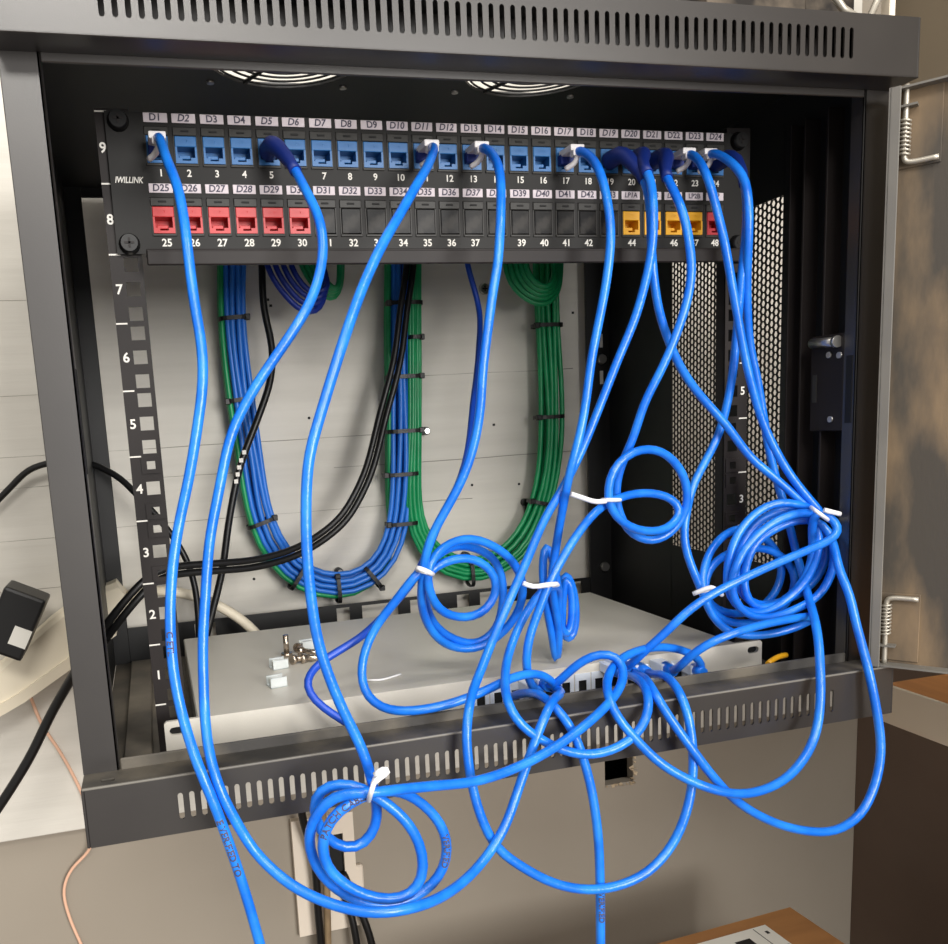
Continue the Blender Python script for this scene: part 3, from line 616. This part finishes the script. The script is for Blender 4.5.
for px, py, ang, a, w_, hd in ((233, 319, .05, 14, 'the top of the left blue leg', 1), (240, 400, .1, 14, 'the left blue leg behind the port 5 cable', -1), (261, 522, .3, 15, 'the left blue leg near its bend', 1), (297, 576, .95, 15, 'the bottom of the left bundle near the port 11 cable', 1), (372, 577, 2.2, 15, 'the blue bend at bottom, nearest the centre coil', -1), (337, 588, 1.6, 15, 'the lowest point of the left bundle', 1),
    (403, 304, 0, 19, 'the middle leg, topmost of its ties', -1), (403, 377, 0, 19, 'the middle leg, second from the top', 1), (413, 338, 0, 7, 'only the green strands of the middle leg', 1), (403, 431, 0, 19, 'the middle leg, with a stud at its right', 1), (400, 474, 0, 19, 'the middle leg, fourth full tie from the top', -1), (401, 523, 0, 17, 'the middle leg, lowest of its ties', -1),
    (546, 326, 0, 16, 'the right green leg, topmost of its ties', -1), (548, 417, 0, 16, 'the right green leg, middle of its ties', -1), (541, 503, -.25, 16, 'the right green leg, lowest with a stud', -1), (469, 573, 1.6, 14, 'the bottom of the green bend', 1)):
    bundle_tie(px, py, ang, a, 11, w_, hd)
for i, (px, py, lab) in enumerate(((424, 431, 'black tie stud screwed beside the middle leg'), (338, 571, 'black tie stud screwed above the left bundle bottom'), (464, 555, 'black tie stud screwed above the green bend'), (524, 502, 'black tie stud screwed left of the green right leg'))):
    c = at(px, py, YB); r = thing('tie_mount', c, lab, 'tie mount', 'tie mounts on the backboard')
    obj('stud', MB().cyl((c.x, YB-9, c.z), (c.x, YB, c.z), 4.6, 12), 'black_tie', r)
    obj('stud_arm', MB().box(c.x-(10 if i == 0 else 3), c.x+(0 if i == 0 else 3), YB-9, YB-6, c.z-(3 if i == 0 else 12), c.z+3, .6), 'black_tie', r)
    if i < 2: obj('screw_head', MB().cyl((c.x+.5, YB-10.5, c.z), (c.x+.5, YB-9, c.z), 3, 10), 'silver', r)

# black cables
def cable(name, label, spec, mt, r, cat='cable', group=None, seg=10):
    o = obj(name, MB().tube(spline(parse(spec), 6, 3), r, seg), mt); return tag(o, label, cat, group)
kc = cable('power_cable', 'black cable with printed jacket hanging from the panel beside the left bundle', "262,240,262 262,267,262 264,308.6 272,347,255 270.5,380 258,418,245 242.5,458.6 236,483,240 228.5,524 222,572,235 209.5,623,230 203,652,225", 'blackrub', 3.6)
for i, (px, py) in enumerate(((244, 452), (241, 460), (239, 467), (237.5, 474), (236, 481))):
    c = at(px, py, 240); obj('jacket_mark', MB().box(c.x-2.2, c.x+1.6, c.y-4.6, c.y-3.5, c.z-2.2, c.z+1.8), 'print', kc)
tw = spline([at(*q) for q in ((411, 240, 262), (410, 267, 258), (404, 308, 252), (397, 361, 248), (382.5, 417, 244), (369, 470, 240), (358, 495, 238), (344, 518, 235), (320, 538.5, 230), (293, 553, 220), (255, 563.5, 205), (217, 567, 190), (179, 570, 175), (158, 575, 165), (142, 588, 160), (115, 620, 160), (91, 655, 180), (71, 687, 200), (55, 715, 205), (34.5, 757, 205), (14, 791, 205), (-10, 827, 205))], 6, 3)
n_ = min(range(len(tw)), key=lambda i: (tw[i]-at(97, 646, 175)).length)
for k, u in enumerate((-3.6, 3.6)):
    pth = offset_path(tw, u, 0); rad = [3.4+1.2*max(0, min(1, (i-n_+8)/12)) for i in range(len(pth))]
    if k == 0: pth, rad = pth[:n_], rad[:n_]
    o = obj('power_cable', MB().tube(pth, [3.4]*len(pth) if k == 0 else rad, 10), 'blackrub')
    tag(o, ('outer' if k else 'inner')+' of two black power cords curving from the middle leg to the left rail', 'power cord', 'twin black cords')
cable('thin_black_cable', 'thin black cable arching behind the left post from the left edge', "-8,506,290 11,487,288 28,470 46,463.5,280 66,461 89,463,270 106,470 121,478,255 131,489 145,503,240 160,520 171,534,230 184,554 194,582,225 198,613 199,640,222", 'blackrub', 3.2)
cable('cream_cable', 'cream cable emerging behind the left rail and curving to the switch rear', "128,596,275 145,592,270 158.6,590.5,262 191.7,595 217,605,250 242.5,620.5 254,631,240 266,646,235", 'cream', 5.2)
cable('orange_fibre_cable', 'thin pale orange cable hanging at far left below the raceway', "20,672,285 32,700,292 41,723.6 59,750,296 77,782.7 90,815,300 93,838,306 88.6,852,312 72,868,316 63.5,889 69,916 81,944 90,965,316", 'orange', 1.7)
# cream raceway at left, swept box section
rw = thing('cable_raceway', at(40, 680, 285), 'cream plastic cable raceway climbing behind the left cabinet post', 'raceway')
rp_ = [at(x, y, Y) for x, y, Y in ((-30, 704, 282), (12, 680, 282), (66, 637, 280), (100, 611, 276), (126, 593, 272))]
mb = MB(); prev = None; hs = (20, 20, 24, 24, 16)
for i, p_ in enumerate(rp_):
    t = rp_[min(i+1, 4)]-rp_[max(i-1, 0)]; t.y = 0; t.normalize(); nn = Vector((-t.z, 0, t.x)); h_ = hs[i]
    sec = [p_+nn*h_+Vector((0, -10, 0)), p_+nn*(h_-5)+Vector((0, -17, 0)), p_-nn*(h_-5)+Vector((0, -17, 0)), p_-nn*h_+Vector((0, -10, 0)), p_-nn*h_+Vector((0, 22, 0)), p_+nn*h_+Vector((0, 22, 0))]
    ring = [mb.bm.verts.new(q) for q in sec]
    if prev:
        for k in range(6): mb.bm.faces.new((prev[k], prev[(k+1) % 6], ring[(k+1) % 6], ring[k]))
    else: mb.bm.faces.new(ring)
    prev = ring
mb.bm.faces.new(prev); obj('duct_body', mb, 'cream', rw)
lid = MB(); prev = None
for i, p_ in enumerate(rp_[:4]):
    t = rp_[min(i+1, 4)]-rp_[max(i-1, 0)]; t.y = 0; t.normalize(); nn = Vector((-t.z, 0, t.x)); h_ = hs[i]
    sec = [p_-nn*(h_-8)+Vector((0, -20, 0)), p_-nn*(h_+3)+Vector((0, -18, 0)), p_-nn*(h_+3)+Vector((0, 18, 0)), p_-nn*(h_-8)+Vector((0, 18, 0))]
    ring = [lid.bm.verts.new(q) for q in sec]
    if prev:
        for k in range(4): lid.bm.faces.new((prev[k], prev[(k+1) % 4], ring[(k+1) % 4], ring[k]))
    else: lid.bm.faces.new(ring)
    prev = ring
lid.bm.faces.new(prev); obj('duct_lid_edge', lid, 'cream', rw)
# power adapter
c = at(18, 622, 236); pa = thing('power_adapter', c, 'black power adapter with a small white sticker at far left', 'power adapter')
AM = Matrix.Translation(c) @ Matrix.Rotation(math.radians(28), 4, 'Y')
obj('body', MB().box(-22, 17, -20, 22, -30, 32, 3, 2, mtx=AM), 'blackrub', pa)
obj('sticker', MB().box(0, 16, -20.6, -20, -17, 1, mtx=AM), 'label_white', pa)

# screws and nuts lying on the switch
def onsw(px, py, z=0): return at(px, py, ZS+z, 2)
q = onsw(287, 656); s_ = thing('rack_screw', q, 'nickel screw standing upright on its head on the switch', 'screw')
obj('shank', MB().cyl((q.x, q.y, q.z+3), (q.x, q.y, q.z+19), 2.5, 10), 'nickel', s_); obj('head', MB().cyl(q, (q.x, q.y, q.z+3), 5, 14), 'nickel', s_)
for i, (px, py, an, lab) in enumerate(((296, 664, .4, 'nickel screw lying in front of the upright screw'), (304, 656, -.5, 'nickel screw lying under the port 11 cable'), (300, 652, .9, 'nickel screw lying rearmost in the pile'), (306, 663, .1, 'nickel screw lying rightmost in the pile'))):
    q = onsw(px, py); d = Vector((math.cos(an), math.sin(an), 0)); z = Vector((0, 0, 4.6)); s_ = thing('rack_screw', q, lab, 'screw')
    obj('shank', MB().cyl(q+z, q+d*16+Vector((0, 0, 2.6)), 2.5, 10), 'nickel', s_); obj('head', MB().cyl(q+z-d*4, q+z, 4.6, 14, 3.6), 'nickel', s_)
for px, py, lab in ((279, 668, 'square zinc cage nut beside the screw pile'), (277, 686, 'square zinc cage nut lying nearest on the switch'), (308, 649, 'square zinc cage nut behind the screw pile')):
    q = onsw(px, py); M_ = Matrix.Translation(q) @ Matrix.Rotation(.2, 4, 'Z'); s_ = thing('cage_nut', q, lab, 'nut')
    obj('cage', MB().box(-6.5, 6.5, -5.5, -4.6, 0, 8, mtx=M_).box(-6.5, 6.5, 4.6, 5.5, 0, 8, mtx=M_).box(-6.5, 6.5, -5.5, 5.5, 0, 1, mtx=M_), 'zinc', s_)
    obj('nut_block', MB().box(-4.6, 4.6, -4.4, 4.4, 1, 6.5, .6, mtx=M_), 'silver', s_)
q = onsw(368, 679); tag(obj('clipped_tie_scrap', MB().tube(spline([onsw(366, 680, 1.2), onsw(380, 680, 1.2), onsw(401, 674, 1.2)], 4, 1), .9, 6), 'white_tie'), 'thin white tie scrap lying on the switch top', 'scrap')
q = at(775, 658, -30, 2); cable('yellow_tie_wire', 'short yellow wire end on the cabinet floor right of the switch', "768,664,-70 772,660,-66 779,656,-62 786,655,-60", 'jack_yellow', 2.2)

# ================================================================== wall plate and cables below
wp = thing('wall_plate', at(330, 925, YW), 'white wall box plate under the cabinet with dark cable opening', 'wall plate')
a, b = at(291, 822, YW-10), at(360, 925, YW-10); ox = at(334, 865, YW-10)
obj('plate', MB().rectplate((a.x, b.x), (b.z, a.z), [(ox.x-11, ox.x+13, ox.z-30, ox.z+38)], YW-10, YW), 'plate', wp)
obj('opening', MB().box(ox.x-11, ox.x+13, YW-4, YW-2, ox.z-30, ox.z+38), 'cavity', wp)
obj('latch_ear', MB().box(b.x-2, b.x+9, YW-8, YW, at(360, 886, YW).z, at(360, 862, YW).z, 2), 'plate', wp)
cable('black_drop_cable', 'black cable dropping left of the rope across the wall plate', "300,800,285 303,820,290 312,850,296 316,875,298 318,910 321,944,298 322,970,298", 'blackrub', 4.6)
cable('rope', 'tan braided wire hanging beside the black drop cable', "322,800,288 323,814,292 326,850,298 326.6,882 328,944,298 328,970,298", 'rope', 4.2)
cable('black_drop_cable', 'black cable leaving the wall plate, left of two at bottom', "338,875,316 346,900,308 352,918,302 357,944,298 360,970,298", 'blackrub', 4.4)
cable('black_drop_cable', 'black cable leaving the wall plate, right of two at bottom', "343,872,314 355,900,304 364,919,298 372,944,294 377,970,294", 'blackrub', 4.4)

# ================================================================== table at right, cardboard box, clutter on top
tbk = thing('wall_counter', (560, -300, -109), 'brown wall counter with a pale edge, half hidden behind the open door', 'counter')
obj('counter_top', MB().box(404, XW-.5, -700, 6, -108, -73, 1), 'tabletop', tbk)
obj('edge_band', MB().box(400, 404, -700, 6, -109, -72.5, .8), 'tableedge', tbk)
struct('shade_panel', MB().box(XW-5, XW-.2, -1500, YW-.5, ZF, -109), 'brown_shade')  # added sheet on the right wall; shade under the counter painted as brown
ZBX = -400
c0, c1_, c2_ = at(790, 908, ZBX, 2), at(660, 944, ZBX, 2), at(848, 944, ZBX, 2)
ux = (c1_-c0).normalized(); uy = Vector((-ux.y, ux.x, 0)); 
if uy.y > 0: uy = -uy
bx = thing('cardboard_box', Vector((c0.x, c0.y, ZF))+ux*200+uy*150, 'brown cardboard box with a white shipping label, at bottom right', 'box')
BM = Matrix(((ux.x, uy.x, 0, c0.x), (ux.y, uy.y, 0, c0.y), (0, 0, 1, 0), (0, 0, 0, 1)))
obj('carton', MB().box(0, 420, 0, 320, ZF, ZBX, 1.5, mtx=BM), 'cardboard', bx)
obj('flap', MB().box(1, 419, 1, 158, ZBX, ZBX+2.4, .5, mtx=BM), 'cardboard', bx)
obj('flap', MB().box(1, 419, 160, 319, ZBX, ZBX+2.4, .5, mtx=BM), 'cardboard', bx)
lc = BM.inverted() @ at(765, 925, ZBX+2.6, 2)
lb = obj('shipping_label', MB().box(lc.x, lc.x+105, lc.y, lc.y+120, ZBX+2.5, ZBX+3, mtx=BM), 'label_white', bx)
obj('label_print', MB().box(lc.x+34, lc.x+54, lc.y+14, lc.y+32, ZBX+3, ZBX+3.1, mtx=BM).box(lc.x+2, lc.x+103, lc.y+38, lc.y+39, ZBX+3, ZBX+3.1, mtx=BM).box(lc.x+18, lc.x+19, lc.y+2, lc.y+38, ZBX+3, ZBX+3.1, mtx=BM).box(lc.x+6, lc.x+10, lc.y+10, lc.y+15, ZBX+3, ZBX+3.1, mtx=BM), 'label_black', lb)

def top_pt(px): return at(px, 10, YF+12)
x0_, x1_ = at(702, 4, -85).x, at(800, 8, -85).x
tray = thing('metal_tray', ((x0_+x1_)/2, -60, 436), 'dark dusty metal tray lying on the cabinet top', 'tray')
obj('base', MB().box(x0_, x1_, -90, 60, 436.6, 438, .3), 'clutter', tray)
obj('rim', MB().box(x0_, x1_, -90, -88, 438, 462, .5).box(x0_, x0_+2, -88, 60, 438, 462).box(x1_-2, x1_, -88, 60, 438, 462), 'clutter', tray)
x2, x3 = at(822, 8, -80).x, at(884, 10, -80).x
br = thing('metal_bracket', ((x2+x3)/2, -60, 436), 'grey angled metal bracket at the right end of the cabinet top', 'bracket')
obj('foot', MB().box(x2, x3, -92, -40, 436.6, 439, .3), 'clutter', br)
zz = [Vector((x2, -86, 462)), Vector((x2+12, -86, 450)), Vector(((x2+x3)/2+6, -86, 442)), Vector((x3-8, -86, 464)), Vector((x3-2, -86, 480))]
obj('bent_strap', MB().tube(zz, 2.6, 6), 'pinmetal', br)
obj('upright', MB().box(x3-3, x3+2, -88, -80, 438, 482, .5), 'tableedge', br)
obj('back_plate', MB().box(x2+4, x3-6, -60, -56, 439, 480, .5), 'clutter', br)
tag(obj('red_tag', MB().box(at(690, 3, -70).x, at(704, 3, -70).x, -80, -50, 436.4, 446, 1.5), 'redthing'), 'small red plastic piece on the cabinet top', 'plastic piece')
rest = MB().box(-W+2, W-2, YF+1.6, YR, 434.6, 436.4, .4)
lid_o = obj('top_cover', MB().box(-W+2, W-2, YF+1, FANS[0][1]-60, 434.8, 436.2).box(-W+2, W-2, FANS[0][1]+60, YR, 434.8, 436.2).box(-W+2, FANS[0][0]-59, FANS[0][1]-60, FANS[0][1]+60, 434.8, 436.2).box(FANS[0][0]+59, FANS[1][0]-59, FANS[0][1]-60, FANS[0][1]+60, 434.8, 436.2).box(FANS[1][0]+59, W-2, FANS[0][1]-60, FANS[0][1]+60, 434.8, 436.2), 'charcoal', cab)
